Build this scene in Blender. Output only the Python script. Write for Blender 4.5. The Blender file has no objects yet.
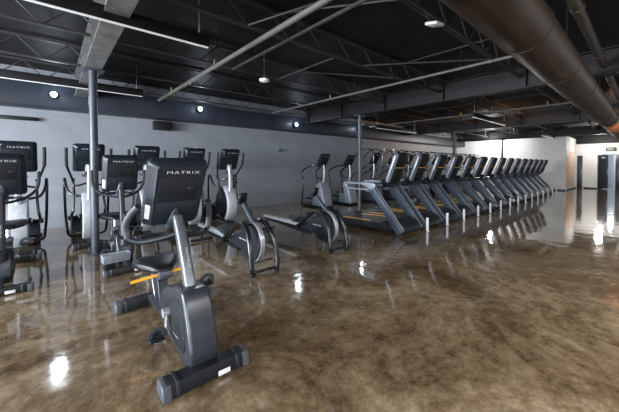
import bpy, bmesh, math, random
from mathutils import Vector, Matrix
random.seed(7)
PI = math.pi
sc = bpy.context.scene
COL = sc.collection
V = Vector

# ------------------------------------------------------------------ materials
def mat(name, col, rough=0.4, metal=0.0, var=0.12, nscale=18.0, spec=0.5, emit=None, bump=0.0, coat=0.0):
    m = bpy.data.materials.new(name); m.use_nodes = True
    nt = m.node_tree; N = nt.nodes; L = nt.links
    b = N['Principled BSDF']
    b.inputs['Roughness'].default_value = rough
    b.inputs['Metallic'].default_value = metal
    b.inputs['Specular IOR Level'].default_value = spec
    b.inputs['Coat Weight'].default_value = coat
    tc = N.new('ShaderNodeTexCoord')
    nz = N.new('ShaderNodeTexNoise'); nz.inputs['Scale'].default_value = nscale; nz.inputs['Detail'].default_value = 4
    L.new(tc.outputs['Object'], nz.inputs['Vector'])
    rp = N.new('ShaderNodeValToRGB')
    rp.color_ramp.elements[0].position = 0.3; rp.color_ramp.elements[1].position = 0.7
    rp.color_ramp.elements[0].color = (*[c*(1-var) for c in col], 1)
    rp.color_ramp.elements[1].color = (*[min(1, c*(1+var)) for c in col], 1)
    L.new(nz.outputs['Fac'], rp.inputs['Fac']); L.new(rp.outputs['Color'], b.inputs['Base Color'])
    if emit:
        b.inputs['Emission Color'].default_value = (*emit[0], 1); b.inputs['Emission Strength'].default_value = emit[1]
    if bump:
        bp = N.new('ShaderNodeBump'); bp.inputs['Strength'].default_value = bump; bp.inputs['Distance'].default_value = 0.01
        L.new(nz.outputs['Fac'], bp.inputs['Height']); L.new(bp.outputs['Normal'], b.inputs['Normal'])
    return m

M = {}
M['black'] = mat('black_plastic', (0.008, 0.009, 0.011), 0.38, spec=0.28, bump=0.03, nscale=300)
M['dark'] = mat('charcoal_plastic', (0.014, 0.017, 0.022), 0.36, spec=0.35, bump=0.03, nscale=260)
M['shell'] = mat('graphite_shell', (0.026, 0.031, 0.040), 0.27, metal=0.1)
M['conback'] = mat('console_back', (0.015, 0.020, 0.028), 0.33, spec=0.35, bump=0.05, nscale=350)
M['silver'] = mat('silver_paint', (0.42, 0.44, 0.47), 0.34, metal=0.55)
M['mast'] = mat('mast_grey', (0.13, 0.142, 0.165), 0.30, metal=0.4)
M['rail'] = mat('rail_grey', (0.26, 0.29, 0.34), 0.36, metal=0.2)
M['pale'] = mat('pale_grey_shell', (0.42, 0.44, 0.47), 0.38)
M['grey'] = mat('slate_metal', (0.065, 0.076, 0.095), 0.32, metal=0.25)
M['blue'] = mat('blue_grey_upright', (0.070, 0.090, 0.125), 0.32, metal=0.3)
M['tube'] = mat('black_tube', (0.008, 0.009, 0.011), 0.22, spec=0.5)
M['grip'] = mat('grip_foam', (0.05, 0.056, 0.065), 0.5)
M['rubber'] = mat('rubber', (0.010, 0.010, 0.011), 0.6, spec=0.3, bump=0.2, nscale=120)
M['belt'] = mat('belt', (0.02, 0.021, 0.023), 0.55, bump=0.15, nscale=220)
M['tconsole'] = mat('matt_black_console', (0.007, 0.007, 0.008), 0.5, spec=0.12)
M['orange'] = mat('orange', (0.95, 0.43, 0.03), 0.45)
M['white'] = mat('white_print', (0.74, 0.75, 0.77), 0.5, var=0.04)
M['screen'] = mat('screen_glass', (0.006, 0.007, 0.009), 0.25)
M['chrome'] = mat('chrome', (0.7, 0.71, 0.72), 0.15, metal=1.0, var=0.05)
M['endcap'] = mat('end_cap_plastic', (0.055, 0.062, 0.075), 0.45)
M['steel'] = mat('galvanised_steel', (0.20, 0.20, 0.195), 0.42, metal=0.4, nscale=6, var=0.3)
M['darksteel'] = mat('black_painted_steel', (0.011, 0.011, 0.012), 0.5, spec=0.25, nscale=5, var=0.3)
M['joist'] = mat('joist_paint', (0.034, 0.034, 0.035), 0.5, nscale=9, var=0.3)
M['column'] = mat('column_paint', (0.07, 0.078, 0.095), 0.42, metal=0.2)
M['columnd'] = mat('dark_column_paint', (0.035, 0.037, 0.042), 0.45)
M['pipe'] = mat('grey_pipe_paint', (0.10, 0.097, 0.09), 0.5, metal=0.0, nscale=7)
M['duct'] = mat('black_wrapped_duct', (0.028, 0.018, 0.012), 0.5, spec=0.12, metal=0.0, nscale=5, var=0.35, bump=0.3)
M['brownpipe'] = mat('brown_black_pipe', (0.045, 0.036, 0.03), 0.45)
M['brass'] = mat('brass', (0.75, 0.42, 0.12), 0.35, metal=0.8)
M['lamp'] = mat('lamp_glow', (0.9, 0.92, 1.0), 0.4, emit=((0.88, 0.93, 1.0), 35.0))
M['whitewall'] = mat('white_plaster', (0.66, 0.655, 0.64), 0.6, var=0.03, nscale=3)
M['coolwall'] = mat('cool_white_plaster', (0.60, 0.63, 0.68), 0.6, var=0.03, nscale=3)
M['peach'] = mat('peach_warm_light', (0.60, 0.40, 0.29), 0.55, var=0.06, nscale=4)  # warm light falling on the white wall, put into a flat colour
M['door'] = mat('black_door_paint', (0.02, 0.022, 0.028), 0.35)
M['skirt'] = mat('black_skirting', (0.015, 0.015, 0.016), 0.4)
M['diffuser'] = mat('opal_diffuser', (0.62, 0.63, 0.65), 0.4, var=0.03, emit=((0.9, 0.95, 1.0), 0.35))
M['green'] = mat('exit_green', (0.05, 0.11, 0.05), 0.4, emit=((0.2, 0.5, 0.2), 0.03))
M['bulk'] = mat('bulkhead_paint', (0.020, 0.024, 0.034), 0.45, spec=0.3, nscale=2, var=0.2)

def mat_floor():
    m = bpy.data.materials.new('stained_concrete'); m.use_nodes = True
    nt = m.node_tree; N = nt.nodes; L = nt.links; b = N['Principled BSDF']
    tc = N.new('ShaderNodeTexCoord')
    def noise(s, d, rough=0.6, dist=0.0):
        n = N.new('ShaderNodeTexNoise'); n.inputs['Scale'].default_value = s; n.inputs['Detail'].default_value = d
        n.inputs['Roughness'].default_value = rough; n.inputs['Distortion'].default_value = dist
        L.new(tc.outputs['Object'], n.inputs['Vector']); return n
    a = noise(0.8, 12, 0.74, 0.7); c = noise(8.0, 10, 0.8, 0.2); g = noise(40, 4, 0.7)
    mx = N.new('ShaderNodeMix'); mx.data_type = 'FLOAT'; mx.inputs[0].default_value = 0.36
    L.new(a.outputs['Fac'], mx.inputs[2]); L.new(c.outputs['Fac'], mx.inputs[3])
    r = N.new('ShaderNodeValToRGB'); cr = r.color_ramp
    cr.elements[0].position = 0.30; cr.elements[0].color = (0.028, 0.018, 0.011, 1)
    cr.elements[1].position = 0.72; cr.elements[1].color = (0.52, 0.455, 0.345, 1)
    for p, col in ((0.41, (0.062, 0.039, 0.021, 1)), (0.49, (0.150, 0.104, 0.060, 1)), (0.57, (0.275, 0.21, 0.135, 1))):
        e = cr.elements.new(p); e.color = col
    L.new(mx.outputs[0], r.inputs['Fac'])
    # pale scuffs
    s = noise(2.2, 6, 0.6, 2.5)
    rs = N.new('ShaderNodeValToRGB'); rs.color_ramp.elements[0].position = 0.62; rs.color_ramp.elements[1].position = 0.74
    L.new(s.outputs['Fac'], rs.inputs['Fac'])
    mm = N.new('ShaderNodeMath'); mm.operation = 'MULTIPLY'; mm.inputs[1].default_value = 0.28
    L.new(rs.outputs['Color'], mm.inputs[0])
    mc = N.new('ShaderNodeMix'); mc.data_type = 'RGBA'
    L.new(mm.outputs[0], mc.inputs[0]); L.new(r.outputs['Color'], mc.inputs[6]); mc.inputs[7].default_value = (0.34, 0.33, 0.31, 1)
    L.new(mc.outputs[2], b.inputs['Base Color'])
    rr = N.new('ShaderNodeMapRange'); rr.inputs[1].default_value = 0.35; rr.inputs[2].default_value = 0.7
    rr.inputs[3].default_value = 0.04; rr.inputs[4].default_value = 0.12
    L.new(c.outputs['Fac'], rr.inputs[0]); L.new(rr.outputs[0], b.inputs['Roughness'])
    b.inputs['Specular IOR Level'].default_value = 0.6
    b.inputs['Coat Weight'].default_value = 0.5; b.inputs['Coat Roughness'].default_value = 0.03
    bp = N.new('ShaderNodeBump'); bp.inputs['Strength'].default_value = 0.18; bp.inputs['Distance'].default_value = 0.02
    wv = noise(2.6, 2.0, 0.45); L.new(wv.outputs['Fac'], bp.inputs['Height'])
    b2 = N.new('ShaderNodeBump'); b2.inputs['Strength'].default_value = 0.012; b2.inputs['Distance'].default_value = 0.004
    L.new(g.outputs['Fac'], b2.inputs['Height']); L.new(bp.outputs['Normal'], b2.inputs['Normal'])
    L.new(b2.outputs['Normal'], b.inputs['Normal']); L.new(b2.outputs['Normal'], b.inputs['Coat Normal'])
    return m
M['floor'] = mat_floor()

def mat_block():
    m = bpy.data.materials.new('painted_block'); m.use_nodes = True
    nt = m.node_tree; N = nt.nodes; L = nt.links; b = N['Principled BSDF']
    tc = N.new('ShaderNodeTexCoord'); sp = N.new('ShaderNodeSeparateXYZ'); cb = N.new('ShaderNodeCombineXYZ')
    L.new(tc.outputs['Object'], sp.inputs[0]); L.new(sp.outputs['X'], cb.inputs['X']); L.new(sp.outputs['Z'], cb.inputs['Y'])
    br = N.new('ShaderNodeTexBrick')
    br.inputs['Scale'].default_value = 1.0; br.inputs['Brick Width'].default_value = 0.4; br.inputs['Row Height'].default_value = 0.2
    br.inputs['Mortar Size'].default_value = 0.006; br.inputs['Mortar Smooth'].default_value = 0.4
    br.inputs['Color1'].default_value = (0.215, 0.235, 0.27, 1); br.inputs['Color2'].default_value = (0.245, 0.265, 0.30, 1)
    br.inputs['Mortar'].default_value = (0.205, 0.225, 0.255, 1)
    L.new(cb.outputs[0], br.inputs['Vector'])
    nz = N.new('ShaderNodeTexNoise'); nz.inputs['Scale'].default_value = 30; nz.inputs['Detail'].default_value = 5
    L.new(tc.outputs['Object'], nz.inputs['Vector'])
    mx = N.new('ShaderNodeMix'); mx.data_type = 'RGBA'; mx.blend_type = 'OVERLAY'; mx.inputs[0].default_value = 0.25
    L.new(br.outputs['Color'], mx.inputs[6]); L.new(nz.outputs['Color'], mx.inputs[7])
    hs = N.new('ShaderNodeHueSaturation'); hs.inputs['Saturation'].default_value = 0.8
    L.new(mx.outputs[2], hs.inputs['Color']); L.new(hs.outputs['Color'], b.inputs['Base Color'])
    b.inputs['Roughness'].default_value = 0.5
    bp = N.new('ShaderNodeBump'); bp.inputs['Strength'].default_value = 0.3; bp.inputs['Distance'].default_value = 0.005; bp.invert = True
    L.new(br.outputs['Fac'], bp.inputs['Height']); L.new(bp.outputs['Normal'], b.inputs['Normal'])
    return m
M['block'] = mat_block()

def mat_deck():
    m = bpy.data.materials.new('roof_deck'); m.use_nodes = True
    nt = m.node_tree; N = nt.nodes; L = nt.links; b = N['Principled BSDF']
    tc = N.new('ShaderNodeTexCoord')
    nz = N.new('ShaderNodeTexNoise'); nz.inputs['Scale'].default_value = 1.3; nz.inputs['Detail'].default_value = 6
    L.new(tc.outputs['Object'], nz.inputs['Vector'])
    r = N.new('ShaderNodeValToRGB'); r.color_ramp.elements[0].color = (0.010, 0.010, 0.011, 1); r.color_ramp.elements[1].color = (0.022, 0.022, 0.023, 1)
    L.new(nz.outputs['Fac'], r.inputs['Fac']); L.new(r.outputs['Color'], b.inputs['Base Color'])
    wv = N.new('ShaderNodeTexWave'); wv.bands_direction = 'X'; wv.inputs['Scale'].default_value = 0.55
    L.new(tc.outputs['Object'], wv.inputs['Vector'])
    bp = N.new('ShaderNodeBump'); bp.inputs['Strength'].default_value = 0.25; bp.inputs['Distance'].default_value = 0.02
    L.new(wv.outputs['Fac'], bp.inputs['Height']); L.new(bp.outputs['Normal'], b.inputs['Normal'])
    b.inputs['Roughness'].default_value = 0.6; b.inputs['Specular IOR Level'].default_value = 0.2
    return m
M['deck'] = mat_deck()

# ------------------------------------------------------------------ mesh builder
def catmull(P, sub):
    P = [V(p) for p in P]; out = []
    for i in range(len(P)-1):
        p0 = P[i-1] if i else P[0]*2-P[1]; p1 = P[i]; p2 = P[i+1]; p3 = P[i+2] if i+2 < len(P) else P[-1]*2-P[-2]
        for k in range(sub):
            t = k/sub
            out.append(0.5*((2*p1)+(p2-p0)*t+(2*p0-5*p1+4*p2-p3)*t*t+(3*p1-p0-3*p2+p3)*t**3))
    out.append(P[-1]); return out

class MB:
    def __init__(s): s.bm = bmesh.new()
    def add(s, b2, mx=None):
        if mx is not None: bmesh.ops.transform(b2, matrix=mx, verts=b2.verts)
        mp = {v: s.bm.verts.new(v.co) for v in b2.verts}
        for f in b2.faces:
            try: s.bm.faces.new([mp[v] for v in f.verts])
            except ValueError: pass
        b2.free(); return s
    def box(s, c, d, rot=(0, 0, 0), bev=0.0, seg=2):
        b = bmesh.new(); bmesh.ops.create_cube(b, size=1.0)
        bmesh.ops.scale(b, vec=d, verts=b.verts)
        if bev: bmesh.ops.bevel(b, geom=list(b.edges), offset=min(bev, min(d)*0.48), segments=seg, affect='EDGES', profile=0.5)
        mx = Matrix.Translation(c) @ Matrix.Rotation(rot[2], 4, 'Z') @ Matrix.Rotation(rot[1], 4, 'Y') @ Matrix.Rotation(rot[0], 4, 'X')
        return s.add(b, mx)
    def prism(s, yz, x0, x1, bev=0.0, seg=3):        # outline in the Y-Z plane, extruded along X
        b = bmesh.new()
        lo = [b.verts.new((x0, y, z)) for y, z in yz]; hi = [b.verts.new((x1, y, z)) for y, z in yz]
        n = len(yz); b.faces.new(lo[::-1]); b.faces.new(hi)
        for i in range(n): b.faces.new((lo[i], lo[(i+1) % n], hi[(i+1) % n], hi[i]))
        bmesh.ops.recalc_face_normals(b, faces=b.faces)
        if bev:
            es = [e for e in b.edges if abs(e.verts[0].co.x-e.verts[1].co.x) < 1e-6]
            bmesh.ops.bevel(b, geom=es, offset=bev, segments=seg, affect='EDGES', profile=0.5, clamp_overlap=True)
        return s.add(b)
    def ring_loft(s, rings, cap=True):
        b = bmesh.new(); R = [[b.verts.new(p) for p in r] for r in rings]; n = len(R[0])
        for i in range(len(R)-1):
            for k in range(n): b.faces.new((R[i][k], R[i][(k+1) % n], R[i+1][(k+1) % n], R[i+1][k]))
        if cap: b.faces.new(R[0][::-1]); b.faces.new(R[-1])
        bmesh.ops.recalc_face_normals(b, faces=b.faces)
        return s.add(b)
    def tube(s, path, r, n=8, sub=5, flat=None):      # flat=(rx, rn): elliptical section, rx along X
        P = catmull(path, sub) if sub and len(path) > 2 else [V(p) for p in path]
        T = [(P[min(i+1, len(P)-1)]-P[max(i-1, 0)]).normalized() for i in range(len(P))]
        up = V((1, 0, 0)) if abs(T[0].x) < 0.9 else V((0, 0, 1))
        rings = []; nx = None
        for i, p in enumerate(P):
            nx = (up - T[i]*up.dot(T[i])) if nx is None else (nx - T[i]*nx.dot(T[i]))
            nx.normalize(); ny = T[i].cross(nx)
            ra, rb = (flat if flat else (r, r))
            rings.append([p+nx*(ra*math.cos(2*PI*k/n))+ny*(rb*math.sin(2*PI*k/n)) for k in range(n)])
        return s.ring_loft(rings)
    def cyl(s, p0, p1, r0, r1=None, n=16):
        p0 = V(p0); p1 = V(p1); t = (p1-p0).normalized(); r1 = r0 if r1 is None else r1
        a = t.orthogonal().normalized(); c = t.cross(a)
        R = lambda p, r: [p+a*(r*math.cos(2*PI*k/n))+c*(r*math.sin(2*PI*k/n)) for k in range(n)]
        return s.ring_loft([R(p0, r0), R(p1, r1)])
    def rev(s, p0, axis, prof, n=24):                 # profile of (distance along axis, radius)
        p0 = V(p0); t = V(axis).normalized(); a = t.orthogonal().normalized(); c = t.cross(a)
        return s.ring_loft([[p0+t*d+a*(r*math.cos(2*PI*k/n))+c*(r*math.sin(2*PI*k/n)) for k in range(n)] for d, r in prof])
    def build(s, name, m, parent=None, ang=38):
        me = bpy.data.meshes.new(name)
        bmesh.ops.remove_doubles(s.bm, verts=s.bm.verts, dist=1e-6)
        s.bm.to_mesh(me); s.bm.free(); me.materials.append(m)
        me.shade_smooth(); me.set_sharp_from_angle(angle=math.radians(ang))
        o = bpy.data.objects.new(name, me); COL.objects.link(o)
        if parent: o.parent = parent
        return o

def thing(name, label, cat, loc=(0, 0, 0), rz=0.0, group=None):
    o = bpy.data.objects.new(name, None); COL.objects.link(o); o.empty_display_size = 0.2
    o.location = loc; o.rotation_euler = (0, 0, rz); o['label'] = label; o['category'] = cat
    if group: o['group'] = group
    return o
def tag(o, label, cat, group=None):
    o['label'] = label; o['category'] = cat
    if group: o['group'] = group
    return o
def struct(o): o['kind'] = 'structure'; return o
KIDS = {}
def kids(o): return [c for c in bpy.data.objects if c.parent == o]
def dup(root, loc, label, rz=None):
    def cp(o, par):
        c = o.copy(); COL.objects.link(c)
        if par is not None: c.parent = par
        for ch in kids(o): cp(ch, c)
        return c
    r = cp(root, None); r.location = loc; r['label'] = label
    if rz is not None: r.rotation_euler = (0, 0, rz)
    return r

# lettering mesh (built-in font), centred, lying in the X-Z plane and facing -Y
def text_mesh(txt, width, height):
    cu = bpy.data.curves.new('lettering', 'FONT'); cu.body = txt; cu.align_x = 'CENTER'; cu.align_y = 'CENTER'
    cu.size = 1.0; cu.offset = -0.012; cu.extrude = 0.01; cu.space_character = 1.15
    o = bpy.data.objects.new('lettering', cu); COL.objects.link(o)
    dg = bpy.context.evaluated_depsgraph_get(); dg.update()
    me = bpy.data.meshes.new_from_object(o.evaluated_get(dg))
    bpy.data.objects.remove(o)
    xs = [v.co.x for v in me.vertices]; ys = [v.co.y for v in me.vertices]
    cx, cy = (max(xs)+min(xs))/2, (max(ys)+min(ys))/2
    sx, sy = width/(max(xs)-min(xs)), height/(max(ys)-min(ys))
    for v in me.vertices: v.co = V(((v.co.x-cx)*sx, -v.co.z*0.1, (v.co.y-cy)*sy))
    me.materials.clear(); me.materials.append(M['white'])
    return me
LOGO = text_mesh('MATRIX', 1.0, 0.10)
def logo(parent, loc, width, rot=(0, 0, 0), hs=1.0):
    o = bpy.data.objects.new('lettering', LOGO); COL.objects.link(o); o.parent = parent
    o.location = loc; o.rotation_euler = rot; o.scale = (width, width, width*hs)
    return o

# ------------------------------------------------------------------ console (shared shape)
def rrect(w, h, r, n=4):
    pts = []
    for cx, cz, a0 in ((w/2-r, h/2-r, 0), (-w/2+r, h/2-r, PI/2), (-w/2+r, -h/2+r, PI), (w/2-r, -h/2+r, 3*PI/2)):
        for k in range(n+1):
            a = a0+PI/2*k/n; pts.append((cx+r*math.cos(a), cz+r*math.sin(a)))
    return pts
def console(parent, cy, cz, w, h, tilt, d=0.085, full=True, bm=None):
    """cy, cz: centre; leaning by tilt so that its top goes to -Y; back faces -Y"""
    mx = Matrix.Translation((0, cy, cz)) @ Matrix.Rotation(tilt, 4, 'X')
    def ring(y, w_, h_, r): return [(x, y, z) for x, z in rrect(w_, h_, r)]
    b = MB(); b.ring_loft([ring(d*0.5, w*0.95, h*0.95, 0.03), ring(d*0.38, w, h, 0.035), ring(0, w, h, 0.035),
                           ring(-d*0.15, w*0.985, h*0.985, 0.035), ring(-d*0.60, w*0.80, h*0.93, 0.03), ring(-d*0.70, w*0.77, h*0.90, 0.03)])
    bmesh.ops.transform(b.bm, matrix=mx, verts=b.bm.verts)
    c = b.build('console', bm or M['conback'], parent, 25)
    s = MB(); s.box((0, d*0.505, 0.02), (w*0.86, 0.006, h*0.72), bev=0.002); bmesh.ops.transform(s.bm, matrix=mx, verts=s.bm.verts)
    s.build('screen', M['screen'], c)
    if full:
        p = MB(); p.box((0.0, -d*0.715, h*0.12), (w*0.66, 0.010, h*0.36), bev=0.003)
        bmesh.ops.transform(p.bm, matrix=mx, verts=p.bm.verts); p.build('back_panel', M['dark'], c)
        p = MB(); p.box((0.0, -d*0.715, -h*0.235), (w*0.70, 0.008, h*0.31), bev=0.003)
        bmesh.ops.transform(p.bm, matrix=mx, verts=p.bm.verts); p.build('lower_cover', M['conback'], c)
        p = MB(); p.cyl((w*0.17, -d*0.75, h*0.13), (w*0.17, -d*0.80, h*0.13), 0.013); p.cyl((w*0.23, -d*0.75, h*0.13), (w*0.23, -d*0.78, h*0.13), 0.006)
        bmesh.ops.transform(p.bm, matrix=mx, verts=p.bm.verts); p.build('socket', M['grey'], c)
        p = MB()
        for sx in (-1, 1):
            for sz in (-0.41, 0.41): p.cyl((sx*w*0.365, -d*0.66, sz*h), (sx*w*0.365, -d*0.72, sz*h), 0.007, n=10)
        bmesh.ops.transform(p.bm, matrix=mx, verts=p.bm.verts); p.build('screws', M['black'], c)
        loc = mx @ V((0.02, -d*0.715-0.002, h*0.375)); logo(c, loc, w*0.55, (tilt, 0, 0))
    return c, mx

# ------------------------------------------------------------------ room shell
CEIL = 3.58
YB = 9.0
b = MB(); b.box((9.5, 1.0, -0.05), (34.0, 18.0, 0.1)); struct(b.build('floor', M['floor']))
b = MB(); b.box((9.5, 1.0, CEIL+0.06), (34.0, 18.0, 0.12)); struct(b.build('ceiling', M['deck']))
b = MB(); b.box((7.4, YB+0.1, CEIL/2), (29.0, 0.2, CEIL)); struct(b.build('wall_back', M['block']))
XE = 21.7; YE = 3.1
b = MB(); b.box((XE+0.1, (YB+YE)/2, 1.535), (0.2, YB-YE, 3.07)); struct(b.build('wall_end', M['whitewall']))
b = MB(); b.box((XE+0.1, (YB+YE)/2, (3.07+CEIL)/2), (0.22, YB-YE, CEIL-3.07)); struct(b.build('trim_1', M['darksteel']))
XF = 25.0
b = MB(); b.box(((XE+XF)/2+0.1, YE+0.1, 1.535), (XF-XE-0.2, 0.2, 3.07)); struct(b.build('wall_recess', M['whitewall']))
b = MB(); b.box(((XE+XF)/2+0.1, YE+0.1, (3.07+CEIL)/2), (XF-XE-0.2, 0.22, CEIL-3.07)); struct(b.build('trim_2', M['darksteel']))
b = MB()
for y0, y1, z0, z1 in ((2.12, 3.3, 0, 2.75), (1.42, 2.12, 2.1, 2.75), (-8, 1.42, 0, 2.75)):
    b.box((XF+0.1, (y0+y1)/2, (z0+z1)/2), (0.2, y1-y0, z1-z0))
struct(b.build('wall_far', M['whitewall']))
b = MB(); b.box((XF+0.1, -2.35, (2.75+CEIL)/2), (0.3, 11.3, CEIL-2.75)); struct(b.build('trim_3', M['darksteel']))
# peach panel that puts the warm light on the recess wall into colour
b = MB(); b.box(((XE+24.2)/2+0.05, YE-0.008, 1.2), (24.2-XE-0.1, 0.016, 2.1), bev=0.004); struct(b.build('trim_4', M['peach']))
for i, (c, d) in enumerate((((XE-0.012, (YB+YE)/2, 0.04), (0.024, YB-YE, 0.08)), (((XE+XF)/2+0.1, YE-0.012, 0.04), (XF-XE-0.2, 0.024, 0.08)),
                            ((XF-0.012, 2.42, 0.04), (0.024, 0.6, 0.08)))):
    b = MB(); b.box(c, d, bev=0.004); struct(b.build('baseboard_' + ('end', 'recess', 'far')[i], M['skirt']))
# corridor behind the opening
b = MB(); b.box((28.4, 2.35, 1.4), (6.5, 0.1, 2.8)); b.box((28.4, 1.1, 1.4), (6.5, 0.1, 2.8)); b.box((31.6, 1.7, 1.4), (0.1, 1.3, 2.8)); b.box((28.4, 1.7, 2.8), (6.5, 1.3, 0.1))
struct(b.build('wall_corridor', M['coolwall']))
b = MB(); b.box((28.4, 1.72, -0.045), (6.5, 1.3, 0.1)); struct(b.build('floor_corridor', M['floor']))
# doors
b = MB(); b.box((XF-0.02, 2.90, 1.02), (0.04, 0.24, 2.04), bev=0.005); d1 = struct(b.build('door_1', M['door']))
b = MB(); b.box((XF-0.05, 2.81, 1.0), (0.03, 0.02, 0.16), bev=0.004); b.build('door_handle', M['silver'], d1)
b = MB(); b.box((0.45, 0, 1.03), (0.88, 0.045, 2.05), bev=0.006); d2 = struct(b.build('door_2', M['door'])); d2.location = (XF+0.06, 2.085, 0); d2.rotation_euler = (0, 0, math.radians(-24))
b = MB(); b.tube([(0.74, -0.03, 0.86), (0.71, -0.09, 0.92), (0.71, -0.09, 1.12), (0.74, -0.03, 1.2)], 0.02); b.build('pull_handle', M['silver'], d2)
b = MB(); b.box((0.45, -0.026, 1.9), (0.4, 0.008, 0.1)); b.build('door_plate', M['white'], d2)
b = MB(); b.box((XF-0.02, 1.13, 1.02), (0.04, 0.44, 2.04), bev=0.005); d3 = struct(b.build('door_3', M['door']))
b = MB()
for y in (0.87, 1.37): b.box((XF-0.02, y, 1.05), (0.06, 0.05, 2.1))
b.box((XF-0.02, 1.12, 2.09), (0.06, 0.55, 0.05)); b.build('door_frame', M['coolwall'], d3)
# walls behind the camera, with unseen window openings added for the daylight area lights
b = MB()
b.box((-6.6, 1.0, 0.35), (0.2, 16.0, 0.7)); b.box((-6.6, 1.0, 3.2), (0.2, 16.0, 0.76))
for y in (-6.6, -3.3, 0.0, 3.3, 6.4, 8.8): b.box((-6.6, y, 1.76), (0.2, 0.4, 2.2))
struct(b.build('wall_left', M['block']))
b = MB()
b.box((9.2, -7.1, 0.35), (31.6, 0.2, 0.7)); b.box((9.2, -7.1, 3.2), (31.6, 0.2, 0.76))
for k in range(9): b.box((-6.4+k*3.9, -7.1, 1.76), (0.8, 0.2, 2.2))
struct(b.build('wall_front', M['block']))

# bulkhead along the back wall, with rows of rivets
b = MB(); b.box((7.4, 8.72, 2.93), (28.6, 0.5, 0.48), bev=0.015)
for k in range(95): b.rev((-6.5+k*0.3, 8.47, 3.10), (0, -1, 0), [(0, 0.012), (0.006, 0.010), (0.009, 0.003)], 8)
struct(b.build('trim_5', M['bulk']))

# columns
XC = [0.53, 7.2, 13.9, 20.6]; YC = 5.9
for i, x in enumerate(XC):
    b = MB(); r = 0.057
    b.rev((x, YC, 0), (0, 0, 1), [(0, 0.10), (0.012, 0.10), (0.013, r), (2.95, r)], 20)
    b.box((x, YC, 2.965), (0.30, 0.24, 0.022), bev=0.003)
    for sx in (-1, 1):
        for sy in (-1, 1): b.cyl((x+sx*0.115, YC+sy*0.085, 2.93), (x+sx*0.115, YC+sy*0.085, 2.955), 0.013, n=6)
    struct(b.build('steel_column', M['column'] if i < 2 else M['columnd']))
# main beams (wide flange sections) across the room
def ibeam(x, y0, y1, z0, z1, w, m, name='roof_beam'):
    b = MB(); t = 0.022; yc = (y0+y1)/2; L = y1-y0
    b.box((x, yc, z0+t/2), (w, L, t)); b.box((x, yc, z1-t/2), (w, L, t)); b.box((x, yc, (z0+z1)/2), (0.016, L, z1-z0-2*t))
    for k in range(int(L/1.65)+1):
        y = y0+0.3+k*1.65
        if y < y1: b.box((x, y, (z0+z1)/2), (w*0.9, 0.012, z1-z0-2*t))
    return struct(b.build(name, m))
for i, x in enumerate(XC): ibeam(x, -6.9, 8.46, 2.98, 3.43, 0.22, M['steel'] if i == 0 else M['darksteel'])
# bar joists along X
for j, y in enumerate((-1.55, 0.1, 1.75, 3.4, 5.05, 6.7, 8.2)):
    b = MB(); zb, zt = 3.22, 3.54
    for dy in (-0.022, 0.022):
        b.box((9.5, y+dy, zt), (31.5, 0.03, 0.03)); b.box((9.5, y+dy, zb), (31.5, 0.03, 0.026))
    x = -6.0; k = 0; st = 0.33
    while x < 25:
        a, c = ((x, y, zb), (x+st, y, zt)) if k % 2 == 0 else ((x, y, zt), (x+st, y, zb))
        b.cyl(a, c, 0.010, n=5); x += st; k += 1
    struct(b.build('roof_joist', M['joist']))
# bridging struts and diagonal braces between the joists
BR = [((3.55, 3.4, 3.22), (3.55, 5.05, 3.22)), ((4.2, 3.4, 3.22), (5.6, 1.75, 3.22)), ((5.4, 1.75, 3.50), (5.4, 3.4, 3.50)), ((5.4, 3.4, 3.22), (3.9, 5.05, 3.45)),
      ((9.2, 1.75, 3.22), (9.2, 5.05, 3.22)), ((1.9, 3.4, 3.22), (2.9, 1.75, 3.5)), ((2.3, 1.75, 3.24), (3.1, 0.1, 3.5)), ((2.3, 3.4, 3.5), (2.9, 1.75, 3.24)),
      ((11.5, 3.4, 3.22), (12.6, 5.05, 3.45)), ((16.0, 1.75, 3.22), (16.0, 6.7, 3.22)), ((-1.0, 3.4, 3.22), (-1.0, 6.7, 3.22)), ((2.2, 5.05, 3.22), (2.2, 8.2, 3.22))]
for a, c in BR:
    b = MB(); b.tube([a, c], 0.016, n=6, sub=0); struct(b.build('roof_brace', M['joist']))

# ------------------------------------------------------------------ ceiling services
b = MB(); b.cyl((-3.5, 0.815, 2.75), (24.8, 0.815, 2.75), 0.226, n=40)
for k in range(18): b.rev((-3.0+k*1.6, 0.815, 2.75), (1, 0, 0), [(0, 0.227), (0.004, 0.233), (0.05, 0.233), (0.054, 0.227)], 40)
dt = tag(b.build('air_duct', M['duct']), 'long round black air duct hanging under the roof at the right', 'duct')
for k in range(9):
    for dy in (-0.2, 0.2):
        b = MB(); b.cyl((-2+k*3.1, 0.815+dy, 2.83), (-2+k*3.1, 0.815+dy, 3.57), 0.006, n=6); b.build('hanger_rod', M['darksteel'], dt)
b = MB(); b.cyl((-3, 0.55, 3.16), (24.8, 0.55, 3.16), 0.055, n=16)
for k in range(13): b.rev((-2+k*2.1, 0.55, 3.16), (1, 0, 0), [(0, 0.055), (0.01, 0.066), (0.08, 0.066), (0.09, 0.055)], 16)
px_ = tag(b.build('pipe', M['brownpipe']), 'thick dark pipe running beside the round black duct, at the upper right', 'pipe')
for k in range(9):
    h = MB(); h.cyl((-1.5+k*3.1, 0.55, 3.2), (-1.5+k*3.1, 0.55, 3.575), 0.007, n=6); h.build('hanger', M['darksteel'], px_)
b = MB(); b.cyl((-3, 0.71, 3.02), (24.8, 0.71, 3.02), 0.014, n=8)
cd_ = tag(b.build('conduit', M['grey']), 'thin conduit running along the upper edge of the round duct', 'conduit')
for k in range(12):
    h = MB(); h.box((-2+k*2.2, 0.71, 3.01), (0.05, 0.05, 0.06), bev=0.006); h.build('clip', M['darksteel'], cd_)
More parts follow.
